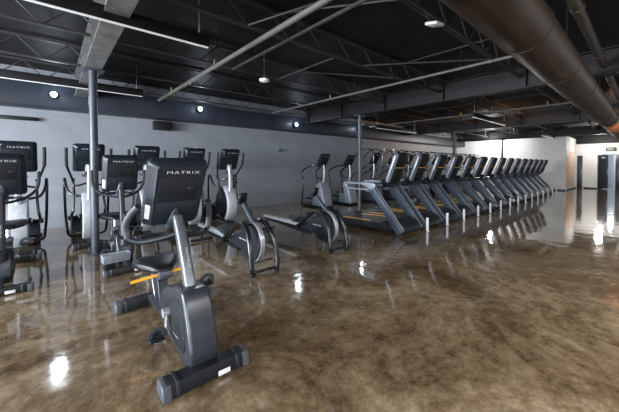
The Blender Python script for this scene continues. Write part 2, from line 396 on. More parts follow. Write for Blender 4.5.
def ypipe(x, y0, y1, z, r, label, m=None):
    b = MB(); b.cyl((x, y0, z), (x, y1, z), r, n=14)
    y = y0+0.5
    while y < y1-0.1:
        b.rev((x, y, z), (0, 1, 0), [(0, r), (0.005, r*1.3), (0.07, r*1.3), (0.075, r)], 14); y += 2.9
    p = tag(b.build('pipe', m or M['pipe']), label, 'pipe', 'sprinkler pipes under the roof')
    for yy in (y0+1.0, (y0+y1)/2, y1-0.8):
        h = MB(); h.cyl((x, yy, z+r), (x, yy, 3.5), 0.007, n=6); h.build('hanger', M['darksteel'], p)
    return p
def sprinkler(p, x, y, z, r):
    b = MB(); b.rev((x, y, z+r-0.004), (0, 0, 1), [(0, 0.012), (0.03, 0.012), (0.032, 0.018), (0.05, 0.018), (0.052, 0.008), (0.08, 0.008), (0.082, 0.02), (0.086, 0.02)], 10)
    b.build('sprinkler_head', M['brass'], p)
pA = ypipe(2.04, 1.2, 8.0, 3.05, 0.034, 'grey pipe with brass sprinkler heads, thicker one crossing near the round smoke detector')
for y in (1.35, 4.7, 7.0): sprinkler(pA, 2.04, y, 3.05, 0.034)
pB = ypipe(2.46, 1.2, 4.9, 3.15, 0.022, 'thinner grey pipe just right of the thick sprinkler pipe')
pC = ypipe(5.4, 1.2, 8.0, 3.13, 0.026, 'grey pipe crossing the middle of the ceiling above the rowing machines')
sprinkler(pC, 5.4, 5.4, 3.13, 0.026)
pD = ypipe(10.4, 1.2, 8.0, 3.10, 0.026, 'grey pipe crossing beyond the second beam, above the treadmills')
for y in (1.9, 4.2): sprinkler(pD, 10.4, y, 3.10, 0.026)

# strip lights
def strip_light(x0, x1, y, label):
    t = thing('strip_light', label, 'ceiling light', ((x0+x1)/2, y, 2.9), 0, 'suspended strip lights'); L = x1-x0
    b = MB(); b.box((0, 0, 0.075), (L, 0.06, 0.14), bev=0.006); b.build('housing', M['darksteel'], t)
    b = MB(); b.box((0, 0, 0.002), (L-0.02, 0.040, 0.012), bev=0.003); b.build('diffuser', M['diffuser'], t)
    for sx in (-L/2+0.12, L/2-0.12):
        r = MB(); r.cyl((sx, 0, 0.14), (sx, 0, CEIL-2.9), 0.007, n=8)
        r.rev((sx, 0, 0.143), (0, 0, 1), [(0, 0.02), (0.03, 0.02), (0.035, 0.008)], 10)
        rr = r.build('suspension_rod', M['silver'], t)
        c = MB(); c.rev((sx, 0, CEIL-2.9), (0, 0, -1), [(0, 0.06), (0.015, 0.06), (0.03, 0.02)], 16); c.build('ceiling_rose', M['darksteel'], rr)
    return t
strip_light(-1.6, 1.5, 3.62, 'suspended black strip light with pale underside, nearest one at the top left corner')
strip_light(-1.6, 1.5, 7.1, 'suspended strip light over the cross trainers, behind the grey round column')
strip_light(9.64, 12.67, 3.55, 'suspended strip light hanging over the middle of the treadmill row')
strip_light(9.64, 12.67, 7.1, 'suspended strip light hanging near the back wall beyond the second column')
strip_light(18.3, 21.3, 3.55, 'farthest suspended strip light, in front of the white end wall')

# flood lights on the bulkhead
FL = [(0.07, 2.95, 'left end of the bulkhead'), (3.2, 3.03, 'bulkhead above the black wall speaker'), (6.66, 2.9, 'bulkhead left of the second column'), (10.2, 3.05, 'bulkhead just right of the second column')]
def light(kind, name, loc, energy, color=(1, 1, 1), **k):
    l = bpy.data.lights.new(name, kind); l.energy = energy; l.color = color
    for a, v in k.items():
        if a not in ('aim',): setattr(l, a, v)
    o = bpy.data.objects.new(name, l); COL.objects.link(o); o.location = loc
    if 'aim' in k: o.rotation_euler = (V(k['aim'])-V(loc)).to_track_quat('-Z', 'Y').to_euler()
    return o
for x, z, w in FL:
    t = thing('flood_light', 'lit flood light shining from the ' + w, 'flood light', (x, 8.36, z), 0, 'flood lights along the back wall')
    b = MB(); b.rev((0, 0.02, 0), (0, -1, 0), [(-0.05, 0.03), (-0.02, 0.055), (0.02, 0.07), (0.03, 0.07)], 20); b.build('lamp_body', M['black'], t)
    b = MB(); b.rev((0, -0.008, 0), (0, -1, 0), [(0, 0.055), (0.006, 0.053), (0.012, 0.03)], 20); b.build('lens', M['lamp'], t)
    b = MB(); b.box((0, 0.085, -0.02), (0.05, 0.08, 0.05), bev=0.008); b.build('bracket', M['black'], t)
    light('POINT', 'flood_spill', (x, 8.22, z+0.03), 9, (0.72, 0.84, 1.0), shadow_soft_size=0.06)
    light('SPOT', 'flood_beam', (x, 8.27, z), 75, (0.84, 0.91, 1.0), aim=(x, 5.6, 0.0), spot_size=math.radians(135), spot_blend=0.8, shadow_soft_size=0.05)

# smoke detector, emergency panel, wall speaker, sensor bar, dome camera, exit sign
t = thing('smoke_detector', 'white round smoke detector hanging on a stem under the roof', 'smoke detector', (2.98, 4.68, 3.0))
b = MB(); b.rev((0, 0, -0.03), (0, 0, 1), [(0, 0.05), (0.012, 0.085), (0.05, 0.095), (0.06, 0.07)], 24); b.build('body', M['white'], t)
b = MB(); b.cyl((0, 0, 0.03), (0, 0, 0.56), 0.012, n=8); b.build('stem', M['grey'], t)
t = thing('work_light', 'white square flood panel clamped under a roof joist left of the duct', 'flood panel', (3.54, 1.75, 3.19))
b = MB(); b.box((0, 0, -0.03), (0.20, 0.15, 0.035), rot=(math.radians(12), math.radians(-8), 0), bev=0.008); b.build('body', M['white'], t)
b = MB(); b.tube([(0, 0.08, -0.02), (0, 0.09, 0.03), (0, 0.0, 0.04)], 0.009); b.build('bracket', M['black'], t)
t = thing('wall_speaker', 'black box speaker mounted high on the grey block wall', 'speaker', (2.34, 8.99, 2.53))
b = MB(); b.box((0, -0.13, 0), (0.46, 0.2, 0.24), bev=0.02); sp = b.build('cabinet', M['black'], t)
b = MB(); b.box((0, -0.234, 0), (0.42, 0.01, 0.2), bev=0.004); b.build('grille', M['rubber'], sp)
b = MB(); b.box((0, -0.02, 0), (0.12, 0.04, 0.12), bev=0.005); b.build('bracket', M['black'], t)
t = thing('sensor_bar', 'slim black bar fixture on the block wall at the far left', 'wall fixture', (-0.5, 9.0, 2.46))
b = MB(); b.box((0, -0.045, 0), (0.62, 0.09, 0.075), bev=0.015); b.build('body', M['black'], t)
b = MB(); b.box((0, -0.093, 0.0), (0.5, 0.008, 0.03), bev=0.003); b.build('face_strip', M['dark'], t)
b = MB(); b.tube([(-0.31, -0.03, 0), (-0.5, -0.02, -0.06), (-0.7, -0.015, -0.03)], 0.008); b.build('cable', M['black'], t)
t = thing('wall_lamp', 'small grey bell shaped fixture on the block wall left of the stair climbers', 'wall fixture', (6.35, 8.99, 2.0))
b = MB(); b.rev((0, -0.08, -0.06), (0, 0, 1), [(0, 0.075), (0.05, 0.06), (0.10, 0.03), (0.13, 0.014)], 18); b.build('shade', M['grey'], t)
b = MB(); b.tube([(0, -0.08, 0.06), (0, -0.08, 0.16), (0, -0.04, 0.19), (0, 0.0, 0.19)], 0.010); b.build('arm', M['grey'], t)
t = thing('exit_sign', 'dark exit sign box with green face above the corridor opening', 'exit sign', (XF-0.01, 1.55, 2.38))
b = MB(); b.box((-0.04, 0, 0), (0.07, 0.42, 0.2), bev=0.008); eb = b.build('housing', M['black'], t)
b = MB(); b.box((-0.078, 0, 0), (0.008, 0.36, 0.14), bev=0.002); b.build('face', M['green'], eb)
EX = text_mesh('EXIT', 1.0, 0.38)
o = bpy.data.objects.new('lettering', EX); COL.objects.link(o); o.parent = eb; o.location = (-0.084, 0, 0); o.rotation_euler = (0, 0, -PI/2); o.scale = (0.24, 0.24, 0.24)

# ------------------------------------------------------------------ upright bike
def stabiliser(t, y, w, name, label_plate=False, dd=0.145, hh=0.10, side=0.55):
    b = MB(); prof = []
    hy, hz = dd/2, hh
    for yy, zz in ((-hy, 0.014), (-hy, hz*0.55), (-hy*0.72, hz), (hy*0.72, hz), (hy, hz*0.55), (hy, 0.014)): prof.append((y+yy, zz))
    b.prism(prof, -w/2, w/2, bev=0.004, seg=2)
    s = b.build(name, M['black'], t)
    for sx in (-1, 1):
        c = MB(); k = 1.07
        c.prism([(y+(p[0]-y)*k, 0.006+(p[1]-0.014)*1.08) for p in prof], sx*w/2-0.028, sx*w/2+0.028, bev=0.012)
        c.build('end_cap', M['endcap'], s)
        f = MB(); f.rev((sx*(w/2-0.055), y, 0), (0, 0, 1), [(0, 0.03), (0.02, 0.028)], 12); f.build('levelling_foot', M['rubber'], s)
        g = MB(); g.prism([(y+(p[0]-y)*1.12, p[1]*1.05) for p in prof], sx*(w/2-0.065)-0.012, sx*(w/2-0.065)+0.012, bev=0.003, seg=1); g.build('clamp_band', M['dark'], s)
    if label_plate:
        p = MB(); p.box((0.10, y-hy-0.001, 0.036), (0.085, 0.004, 0.034), bev=0.001); p.build('sticker', M['white'], s)
    return s

def make_bike(label, loc, low=False):
    t = thing('exercise_bike', label, 'exercise bike', loc, 0, 'upright exercise bikes')
    dd_, hh_ = (0.115, 0.085) if low else (0.145, 0.10)
    stabiliser(t, 0.0, 0.53, 'front_stabilizer', True, dd_, hh_)
    stabiliser(t, 1.45, 0.60, 'rear_stabilizer', False, dd_, hh_)
    b = MB(); b.prism([(0.0, 0.085), (0.2, 0.06), (0.75, 0.06), (1.42, 0.05), (1.42, 0.11), (0.8, 0.16), (0.1, 0.13)], -0.045, 0.045, bev=0.012); b.build('base_beam', M['shell'], t)
    # drive housing: half thickness varies, fullest over the crank
    H = [(0.18, 0.555), (0.35, 0.55), (0.42, 0.515), (0.62, 0.46), (0.73, 0.38), (0.76, 0.28), (0.72, 0.18), (0.60, 0.10), (0.35, 0.065), (0.10, 0.05), (0.035, 0.06), (0.01, 0.12), (0.01, 0.20), (0.05, 0.33), (0.12, 0.47), (0.155, 0.53)]
    if low: H = [(0.27+(y-0.04)*0.66, z*0.80) for y, z in H]
    b = MB(); b.prism(H, -0.10, 0.10, bev=0.030, seg=4); h = b.build('drive_housing', M['shell'], t, 30)
    D = [(0.30+(y-0.42)*0.66+0.09, 0.30+(z-0.30)*0.68) for y, z in H]
    for sx in (-1, 1):
        s = MB(); s.prism(D, sx*0.097, sx*0.106, bev=0.004, seg=2); s.build('side_panel', M['dark'], h)
    s = MB(); s.rev((0.0, 0.28 if low else 0.035, 0.085), (0, -1, 0), [(0, 0.014), (0.014, 0.013), (0.018, 0.006)], 12); s.build('indicator_lens', M['orange'], h)
    s = MB(); s.rev((0, 0.05, 0.06), (0, 0, 1), [(0, 0.03), (0.02, 0.03), (0.028, 0.022)], 14); s.build('pivot_foot', M['black'], h)
    logo(h, (-0.108, 0.30, 0.20), 0.12, (0, 0, -PI/2))
    # neck collar and mast
    b = MB(); b.ring_loft([[(x*(1+0.25*k), 0.275+0.02*k+y*(1.1+0.4*k), (0.42 if low else 0.535)-0.08*k+y*0.25) for x, y in rrect(0.10, 0.13, 0.04)] for k in (0, 0.5, 1)]); b.build('neck_collar', M['dark'], t)
    b = MB(); rr = []
    for y, z, w, d in (((0.33, 0.20, 0.08, 0.10), (0.38, 0.5, 0.075, 0.09), (0.44, 0.8, 0.07, 0.085), (0.50, 1.09, 0.07, 0.085)) if low else ((0.255, 0.44, 0.088, 0.10), (0.36, 0.66, 0.082, 0.095), (0.48, 0.87, 0.076, 0.09), (0.59, 1.03, 0.072, 0.085))):
        rr.append([(u, y+v*0.94, z-v*0.33) for u, v in rrect(w, d, 0.028, 5)])
    b.ring_loft(rr); ms = b.build('mast', M['dark' if low else 'mast'], t, 50)
    a_ = math.radians(11 if low else 25.5)
    lo = logo(ms, (0, 0.332, 0.66) if low else (0, 0.338, 0.745), 0.15, (0, 0, 0)); lo.rotation_mode = 'QUATERNION'; lo.rotation_quaternion = (Matrix.Rotation(-a_, 3, 'X') @ Matrix.Rotation(PI/2, 3, 'Y')).to_quaternion()
    CY, CZ, CT = (0.54, 1.33, 19) if low else (0.635, 1.225, 27)
    mx = Matrix.Translation((0, CY, CZ)) @ Matrix.Rotation(math.radians(CT), 4, 'X')
    b = MB(); b.ring_loft([[(u, -0.015+v, zz) for u, v in rrect(w, d, min(w, d)*0.3, 3)] for zz, w, d in ((-0.33, 0.085, 0.10), (-0.27, 0.115, 0.16), (-0.19, 0.080, 0.160), (-0.11, 0.025, 0.12))])
    bmesh.ops.transform(b.bm, matrix=mx, verts=b.bm.verts); b.build('console_bracket', M['grey'], t)
    console(t, CY, CZ, 0.455, 0.54 if low else 0.595, math.radians(CT), d=0.10)
    cs = [c for c in kids(t) if c.name.startswith('console') and not c.name.startswith('console_b')][0]
    mx = Matrix.Translation((0, CY, CZ)) @ Matrix.Rotation(math.radians(CT), 4, 'X')
    s = MB(); s.box((-0.204, -0.040, -0.15), (0.006, 0.040, 0.13), rot=(0, 0, 0.85), bev=0.001); bmesh.ops.transform(s.bm, matrix=mx, verts=s.bm.verts); s.build('sticker', M['white'], cs)
    # handlebars
    for sx in (-1, 1):
        hp = ([(0.02, 0.50, 0.98), (0.10, 0.54, 0.99), (0.22, 0.62, 1.03), (0.31, 0.67, 1.12), (0.335, 0.66, 1.22), (0.34, 0.63, 1.37)] if low else
              [(0.02, 0.52, 0.90), (0.13, 0.60, 0.86), (0.25, 0.70, 0.835), (0.325, 0.755, 0.87), (0.34, 0.755, 0.97), (0.31, 0.69, 1.07), (0.275, 0.62, 1.13)])
        b = MB(); b.tube([(sx*x, y, z) for x, y, z in hp], 0.018 if low else 0.022, n=12); hb = b.build('handlebar', M['dark'], t)
        g = MB(); g.tube([(sx*x, y, z) for x, y, z in hp[3:]], 0.021 if low else 0.027, n=12); g.build('hand_grip', M['grip'], hb)
    b = MB(); b.tube([(-0.25, 0.70, 0.835), (-0.15, 0.80, 0.81), (0.15, 0.80, 0.81), (0.25, 0.70, 0.835)] if not low else [(-0.2, 0.61, 1.02), (-0.1, 0.76, 1.02), (0.1, 0.76, 1.02), (0.2, 0.61, 1.02)], 0.02, n=10); b.build('elbow_loop', M['dark'], t)
    # cranks and pedals
    for sx, dz, dy in ((-1, -0.125, -0.075), (1, 0.125, 0.075)):
        b = MB(); b.ring_loft([[(sx*(0.125+0.03*k), 0.46+dy*k+u, 0.315+dz*k+v) for u, v in rrect(0.055-0.012*k, 0.055-0.012*k, 0.016)] for k in (0, 0.5, 1)])
        b.cyl((sx*0.09, 0.46, 0.315), (sx*0.15, 0.46, 0.315), 0.034, n=16)
        cr = b.build('crank_arm', M['silver'], t)
        pc = (sx*0.215, 0.46+dy, 0.315+dz)
        p = MB(); p.box(pc, (0.10, 0.10, 0.028), rot=(0.15, 0, 0), bev=0.01); p.cyl((sx*0.14, pc[1], pc[2]), (sx*0.2, pc[1], pc[2]), 0.010, n=10); pd = p.build('pedal', M['black'], cr)
        s = MB(); s.tube([(pc[0]-0.05, pc[1]-0.02, pc[2]), (pc[0]-0.045, pc[1]-0.03, pc[2]+0.05), (pc[0], pc[1]-0.035, pc[2]+0.075), (pc[0]+0.045, pc[1]-0.03, pc[2]+0.05), (pc[0]+0.05, pc[1]-0.02, pc[2])], 0.004, n=6, flat=(0.018, 0.003)); s.build('pedal_strap', M['grey'], pd)
    # seat tower
    b = MB(); b.prism([(0.93, 0.12), (1.13, 0.11), (1.20, 0.44), (1.06, 0.44)], -0.045, 0.045, bev=0.012); st = b.build('seat_tower', M['dark'], t)
    c = MB(); c.box((0, 0.99, 0.43), (0.12, 0.16, 0.075), rot=(-0.25, 0, 0), bev=0.018); c.build('tower_cap', M['grey'], st)
    zs = 0.12 if low else 0.0
    b = MB(); b.cyl((0, 1.13, 0.38), (0, 1.16, 0.46+zs), 0.024, n=14); b.build('seat_post', M['chrome'], t)
    b = MB(); b.tube([(-0.02, 1.28, 0.42+zs), (-0.02, 1.24, 0.30), (-0.02, 1.12, 0.15), (-0.02, 1.02, 0.11)], 0.03, n=10); b.build('rear_strut', M['tube'], t)
    if not low:
        b = MB(); b.tube([(-0.27, 0.98, 0.425), (0.20, 0.96, 0.465)], 0.016, n=8, sub=0, flat=(0.014, 0.011)); b.build('seat_adjuster', M['orange'], t)['label'] = 'bright orange flat adjuster bar under the seat'
    rr = []
    for y, w, th, z in ((0.95, 0.08, 0.03, 0.475+zs), (0.975, 0.15, 0.055, 0.48+zs), (1.06, 0.22, 0.075, 0.483+zs), (1.17, 0.34, 0.085, 0.487+zs), (1.28, 0.41, 0.085, 0.492+zs), (1.34, 0.37, 0.07, 0.50+zs), (1.365, 0.24, 0.04, 0.50+zs)):
        rr.append([(u, y, z+v) for u, v in rrect(w, th, min(w, th)*0.42, 4)])
    b = MB(); b.ring_loft(rr); se = b.build('seat', M['black'], t, 60)
    return t
hero = make_bike('nearest upright exercise bike with graphite housing, alone in the foreground', (0.78, 1.97, 0))
lowb = make_bike('dark upright exercise bike directly behind the foreground one, right of the grey column', (0.78, 4.62, 0), True)
dup(lowb, (-0.46, 4.72, 0), 'upright exercise bike cut off by the left edge of the picture')

# open tray by the second bike
b = MB()
t = thing('foot_tray', 'open grey plastic tray standing by the front foot of the second bike', 'tray', (0.655, 4.785, 0), math.radians(6))
b.box((0, 0, 0.14), (0.30, 0.13, 0.012)); b.box((0, -0.065, 0.19), (0.31, 0.012, 0.11), rot=(0.12, 0, 0), bev=0.004); b.box((0, 0.065, 0.19), (0.31, 0.012, 0.11), rot=(-0.12, 0, 0), bev=0.004)
b.box((-0.152, 0, 0.19), (0.012, 0.14, 0.11), rot=(0, -0.12, 0), bev=0.004); b.box((0.152, 0, 0.19), (0.012, 0.14, 0.11), rot=(0, 0.12, 0), bev=0.004)
b.build('tray_box', M['rail'], t)
b = MB(); b.box((-0.075, 0, 0.068), (0.12, 0.10, 0.136), bev=0.01); b.build('foot', M['black'], t)

# ------------------------------------------------------------------ cross trainers (back row)
def make_cross(label, loc):
    t = thing('cross_trainer', label, 'cross trainer', loc, 0, 'cross trainers in front of the block wall')
    stabiliser(t, 0.0, 0.50, 'front_stabilizer', False, 0.11, 0.09)
    stabiliser(t, 1.62, 0.46, 'rear_stabilizer', False, 0.10, 0.08)
    b = MB(); b.box((0, 0.82, 0.075), (0.09, 1.66, 0.07), bev=0.012); b.build('base_beam', M['tube'], t)
    circ = lambda cy, cz, r, a0, a1, n: [(cy+r*math.cos(a0+(a1-a0)*k/n), cz+r*math.sin(a0+(a1-a0)*k/n)) for k in range(n+1)]
    b = MB(); b.prism(circ(0.52, 0.50, 0.37, 0, 2*PI*23/24, 23), -0.10, 0.10, bev=0.03); h = b.build('drive_housing', M['black'], t)
    out = circ(0.56, 0.50, 0.47, math.radians(110), math.radians(236), 12) + circ(0.62, 0.49, 0.42, math.radians(232), math.radians(118), 12)
    b = MB(); b.prism(out, -0.115, 0.115, bev=0.02); b.build('front_cover', M['pale'], h)['label'] = 'pale silver curved front cover'
    for sx in (-1, 1):
        b = MB(); b.rev((sx*0.09, 0.52, 0.50), (sx, 0, 0), [(0, 0.22), (0.015, 0.21), (0.02, 0.05), (0.05, 0.045)], 24); b.build('crank_disc', M['dark'], h)
    b = MB(); rr = []
    for y, z, w, d in ((0.28, 0.72, 0.10, 0.13), (0.25, 0.95, 0.085, 0.10), (0.26, 1.2, 0.07, 0.08), (0.30, 1.45, 0.065, 0.07)): rr.append([(u, y+v, z) for u, v in rrect(w, d, 0.028, 4)])
    b.ring_loft(rr); b.build('mast', M['silver'], t, 50)
    b = MB(); b.box((0, 0.30, 1.40), (0.12, 0.06, 0.16), bev=0.02); b.build('console_bracket', M['silver'], t)
    console(t, 0.29, 1.58, 0.47, 0.53, math.radians(25), d=0.09)
    b = MB(); b.box((0, 0.36, 1.26), (0.22, 0.12, 0.05), bev=0.015); b.cyl((-0.06, 0.38, 1.28), (-0.06, 0.38, 1.34), 0.035, n=14); b.cyl((0.06, 0.38, 1.28), (0.06, 0.38, 1.34), 0.035, n=14); b.build('bottle_holder', M['grey'], t)
    for sx in (-1, 1):
        b = MB(); b.tube([(sx*0.05, 0.30, 1.12), (sx*0.17, 0.33, 1.08), (sx*0.22, 0.46, 1.10), (sx*0.21, 0.52, 1.20)], 0.017, n=8); b.build('fixed_handle', M['tube'], t)
        b = MB(); b.tube([(sx*0.325, 0.18, 1.74), (sx*0.325, 0.20, 1.60), (sx*0.32, 0.25, 1.44), (sx*0.265, 0.36, 1.27), (sx*0.225, 0.42, 1.12), (sx*0.22, 0.36, 0.90), (sx*0.24, 0.30, 0.62)], 0.019, n=8); ma = b.build('moving_arm', M['tube'], t)
        g = MB(); g.tube([(sx*0.325, 0.18, 1.75), (sx*0.325, 0.205, 1.58), (sx*0.32, 0.25, 1.44)], 0.024, n=8); g.build('hand_grip', M['rubber'], ma)
        b = MB(); b.tube([(sx*0.12, 0.40, 0.88), (sx*0.26, 0.48, 0.92), (sx*0.32, 0.55, 1.05), (sx*0.335, 0.60, 1.17), (sx*0.34, 0.66, 1.20), (sx*0.345, 0.71, 1.14), (sx*0.34, 0.74, 0.85), (sx*0.33, 0.76, 0.50), (sx*0.31, 0.80, 0.24)], 0.022, n=8); b.build('swing_link', M['tube'], t)
        b = MB(); b.tube([(sx*0.24, 0.30, 0.64), (sx*0.25, 0.60, 0.50), (sx*0.22, 1.0, 0.38), (sx*0.20, 1.52, 0.30)], 0.022, n=8); pr = b.build('pedal_rod', M['tube'], t)
        b = MB(); b.box((sx*0.21, 1.12, 0.385), (0.15, 0.36, 0.02), bev=0.006); b.box((sx*0.21, 0.94, 0.42), (0.15, 0.015, 0.07), bev=0.004); b.box((sx*(0.21+0.07), 1.12, 0.405), (0.012, 0.36, 0.05), bev=0.004); b.box((sx*(0.21-0.07), 1.12, 0.405), (0.012, 0.36, 0.05), bev=0.004); b.build('foot_plate', M['rubber'], pr)
        b = MB(); b.tube([(sx*0.31, 0.80, 0.24), (sx*0.27, 0.82, 0.10), (sx*0.05, 0.84, 0.075)], 0.022, n=8); b.build('link_bracket', M['tube'], t)
    b = MB(); b.prism([(1.35, 0.10), (1.62, 0.08), (1.58, 0.30), (1.46, 0.34)], -0.23, 0.23, bev=0.02); b.build('rear_crank_cover', M['dark'], t)
    return t
XT = [(-0.40, 'cross trainer at the left edge, behind the bike cut off by the frame'), (0.53, 'cross trainer straight behind the grey round column'),
      (1.47, 'cross trainer right of the grey column, its console showing between the two bike consoles'), (2.42, 'cross trainer mostly hidden behind the foreground bike console'),
      (3.28, 'rightmost cross trainer, seen clear of the foreground bike, pale curved cover showing')]
ct = make_cross(XT[2][1], (XT[2][0], 6.45, 0))
for i, (x, l) in enumerate(XT):
    if i != 2: dup(ct, (x, 6.45, 0), l)

# ------------------------------------------------------------------ rowing machines
def make_rower(label, loc):
    t = thing('rowing_machine', label, 'rowing machine', loc, 0, 'rowing machines')
    n = 28; cy, cz, R = 0.36, 0.37, 0.275
    circ = [(cy+R*math.cos(2*PI*k/n), cz+R*math.sin(2*PI*k/n)) for k in range(n)]
    b = MB(); b.prism(circ, -0.055, 0.055, bev=0.02); fh = b.build('flywheel_housing', M['dark'], t)
    arc = [(cy+R*1.06*math.cos(a), cz+R*1.06*math.sin(a)) for a in [math.radians(100+k*140/14) for k in range(15)]]
    arc += [(cy+0.02+R*0.82*math.cos(a), cz+R*0.82*math.sin(a)) for a in [math.radians(240-k*140/14) for k in range(15)]]
    b = MB(); b.prism(arc, -0.034, 0.034, bev=0.008); b.build('vent_ring', M['silver'], fh)['label'] = 'pale silver crescent on the flywheel front'
    b = MB(); b.prism([(0.30, 0.20), (0.80, 0.24), (0.95, 0.30), (0.80, 0.40), (0.45, 0.52), (0.30, 0.5)], -0.065, 0.065, bev=0.02); sh = b.build('drive_shroud', M['dark'], t)
    logo(sh, (-0.068, 0.50, 0.38), 0.22, (0, 0, -PI/2))
    for sx in (-1, 1):
        b = MB(); b.tube([(sx*0.10, 1.02, 0.30), (sx*0.125, 0.86, 0.37), (sx*0.14, 0.66, 0.53), (sx*0.15, 0.50, 0.625), (sx*0.155, 0.36, 0.64), (sx*0.165, 0.24, 0.60), (sx*0.18, 0.14, 0.48), (sx*0.20, 0.06, 0.28), (sx*0.20, 0.025, 0.10), (sx*0.18, 0.03, 0.045)], 0.034, n=12)
        b.build('frame_tube', M['tube'], t)
        b = MB(); b.rev((sx*0.19, 0.03, 0), (0, 0, 1), [(0, 0.035), (0.03, 0.035), (0.045, 0.02)], 12); b.build('rubber_foot', M['rubber'], t)
        b = MB(); b.box((sx*0.14, 0.86, 0.38), (0.11, 0.26, 0.03), rot=(math.radians(-40), 0, 0), bev=0.01); b.box((sx*0.14, 0.95, 0.30), (0.11, 0.03, 0.07), rot=(math.radians(-40), 0, 0), bev=0.008); fr = b.build('foot_rest', M['black'], t)
        b = MB(); b.tube([(sx*0.14-0.055, 0.85, 0.40), (sx*0.14-0.03, 0.87, 0.46), (sx*0.14+0.03, 0.87, 0.46), (sx*0.14+0.055, 0.85, 0.40)], 0.005, n=6, flat=(0.016, 0.004)); b.build('foot_strap', M['grey'], fr)
    b = MB(); b.cyl((-0.2, 0.03, 0.05), (0.2, 0.03, 0.05), 0.02, n=10); b.cyl((-0.17, 0.13, 0.14), (0.17, 0.13, 0.14), 0.014, n=8); b.build('front_crossbar', M['tube'], t)
    b = MB(); b.prism([(0.93, 0.275), (2.30, 0.295), (2.30, 0.345), (0.93, 0.335)], -0.05, 0.05, bev=0.008); b.build('rail', M['silver'], t)
    b = MB(); b.prism([(0.75, 0.16), (0.95, 0.17), (2.28, 0.255), (2.30, 0.294), (0.93, 0.274), (0.75, 0.27)], -0.035, 0.035, bev=0.006); b.build('rail_beam', M['tube'], t)
    b = MB(); b.tube([(0, 2.22, 0.27), (0, 2.24, 0.06)], 0.026, n=10, sub=0); b.cyl((-0.2, 2.24, 0.035), (0.2, 2.24, 0.035), 0.024, n=10); b.build('rear_leg', M['tube'], t)
    rr = [[(u, y, z+v) for u, v in rrect(w, 0.05, 0.022, 4)] for y, w, z in ((1.07, 0.16, 0.41), (1.10, 0.26, 0.415), (1.20, 0.28, 0.42), (1.27, 0.24, 0.43), (1.29, 0.14, 0.435))]
    b = MB(); b.ring_loft(rr); se = b.build('seat', M['rubber'], t, 60)
    b = MB(); b.box((0, 1.18, 0.365), (0.13, 0.16, 0.06), bev=0.01); b.build('seat_carriage', M['dark'], se)
    b = MB(); b.tube([(0, 0.24, 0.58), (0, 0.36, 0.68), (0, 0.59, 0.88)], 0.024, n=10, flat=(0.042, 0.030)); b.build('monitor_arm', M['grey'], t)
    b = MB(); b.box((0, 0.63, 0.955), (0.12, 0.04, 0.18), rot=(math.radians(20), 0, 0), bev=0.012); mo = b.build('monitor', M['black'], t)
    b = MB(); b.box((0, 0.652, 0.96), (0.10, 0.006, 0.13), rot=(math.radians(20), 0, 0)); b.build('screen', M['screen'], mo)
    b = MB(); b.tube([(-0.24, 0.62, 0.60), (-0.12, 0.585, 0.60), (0.12, 0.585, 0.60), (0.24, 0.62, 0.60)], 0.016, n=8); b.build('pull_handle', M['rubber'], t)
    return t
rw = make_rower('nearer rowing machine just right of the foreground bike', (2.14, 3.33, 0))
dup(rw, (3.63, 3.38, 0), 'farther rowing machine standing left of the first treadmill')

# ------------------------------------------------------------------ stair steppers with silver housings
def make_stepper(label, loc):
    t = thing('stepper', label, 'stepper', loc, 0, 'silver steppers by the wall')
    b = MB(); b.prism([(0.0, 0.05), (0.62, 0.04), (0.60, 0.35), (0.50, 0.62), (0.40, 0.80), (0.28, 0.86), (0.20, 0.84), (0.12, 0.6), (0.03, 0.25)], -0.21, 0.21, bev=0.05, seg=3); h = b.build('housing', M['rail'], t)
    for sx in (-1, 1):
        b = MB(); b.prism([(0.36, 0.40), (0.46, 0.42), (0.44, 0.62), (0.36, 0.66)], sx*0.208, sx*0.216, bev=0.003, seg=1); b.build('vent', M['black'], h)
    b = MB(); b.prism([(0.0, 0.02), (1.15, 0.02), (1.15, 0.06), (0.0, 0.07)], -0.26, 0.26, bev=0.01); b.build('base', M['black'], t)
    b = MB(); b.tube([(0, 0.26, 0.82), (0, 0.22, 1.1), (0, 0.25, 1.45)], 0.035, n=12, flat=(0.04, 0.035)); b.build('mast', M['silver'], t)
    console(t, 0.25, 1.62, 0.44, 0.45, math.radians(31), d=0.08)
    for sx in (-1, 1):
        b = MB(); b.tube([(sx*0.06, 0.24, 1.36), (sx*0.20, 0.40, 1.42), (sx*0.30, 0.62, 1.40), (sx*0.33, 0.95, 1.26), (sx*0.335, 1.00, 1.10), (sx*0.33, 0.93, 0.92), (sx*0.33, 0.95, 0.60), (sx*0.31, 1.05, 0.06)], 0.023, n=8); b.build('handrail', M['tube'], t)
        b = MB(); b.tube([(sx*0.05, 0.26, 0.98), (sx*0.16, 0.40, 1.02), (sx*0.17, 0.46, 1.20), (sx*0.15, 0.36, 1.34), (sx*0.13, 0.33, 1.62)], 0.016, n=8); b.build('inner_handle', M['tube'], t)
        b = MB(); b.box((sx*0.13, 0.80, 0.34 + sx*0.06), (0.16, 0.36, 0.04), bev=0.012); pd = b.build('step_pedal', M['rubber'], t)
        b = MB(); b.tube([(sx*0.13, 0.80, 0.32+sx*0.06), (sx*0.13, 0.55, 0.28)], 0.025, n=8, sub=0); b.build('pedal_arm', M['tube'], pd)
    return t
sp1 = make_stepper('left one of the two silver steppers standing by the block wall', (7.0, 7.05, 0))
dup(sp1, (8.32, 7.05, 0), 'right one of the two silver steppers, next to the second column')

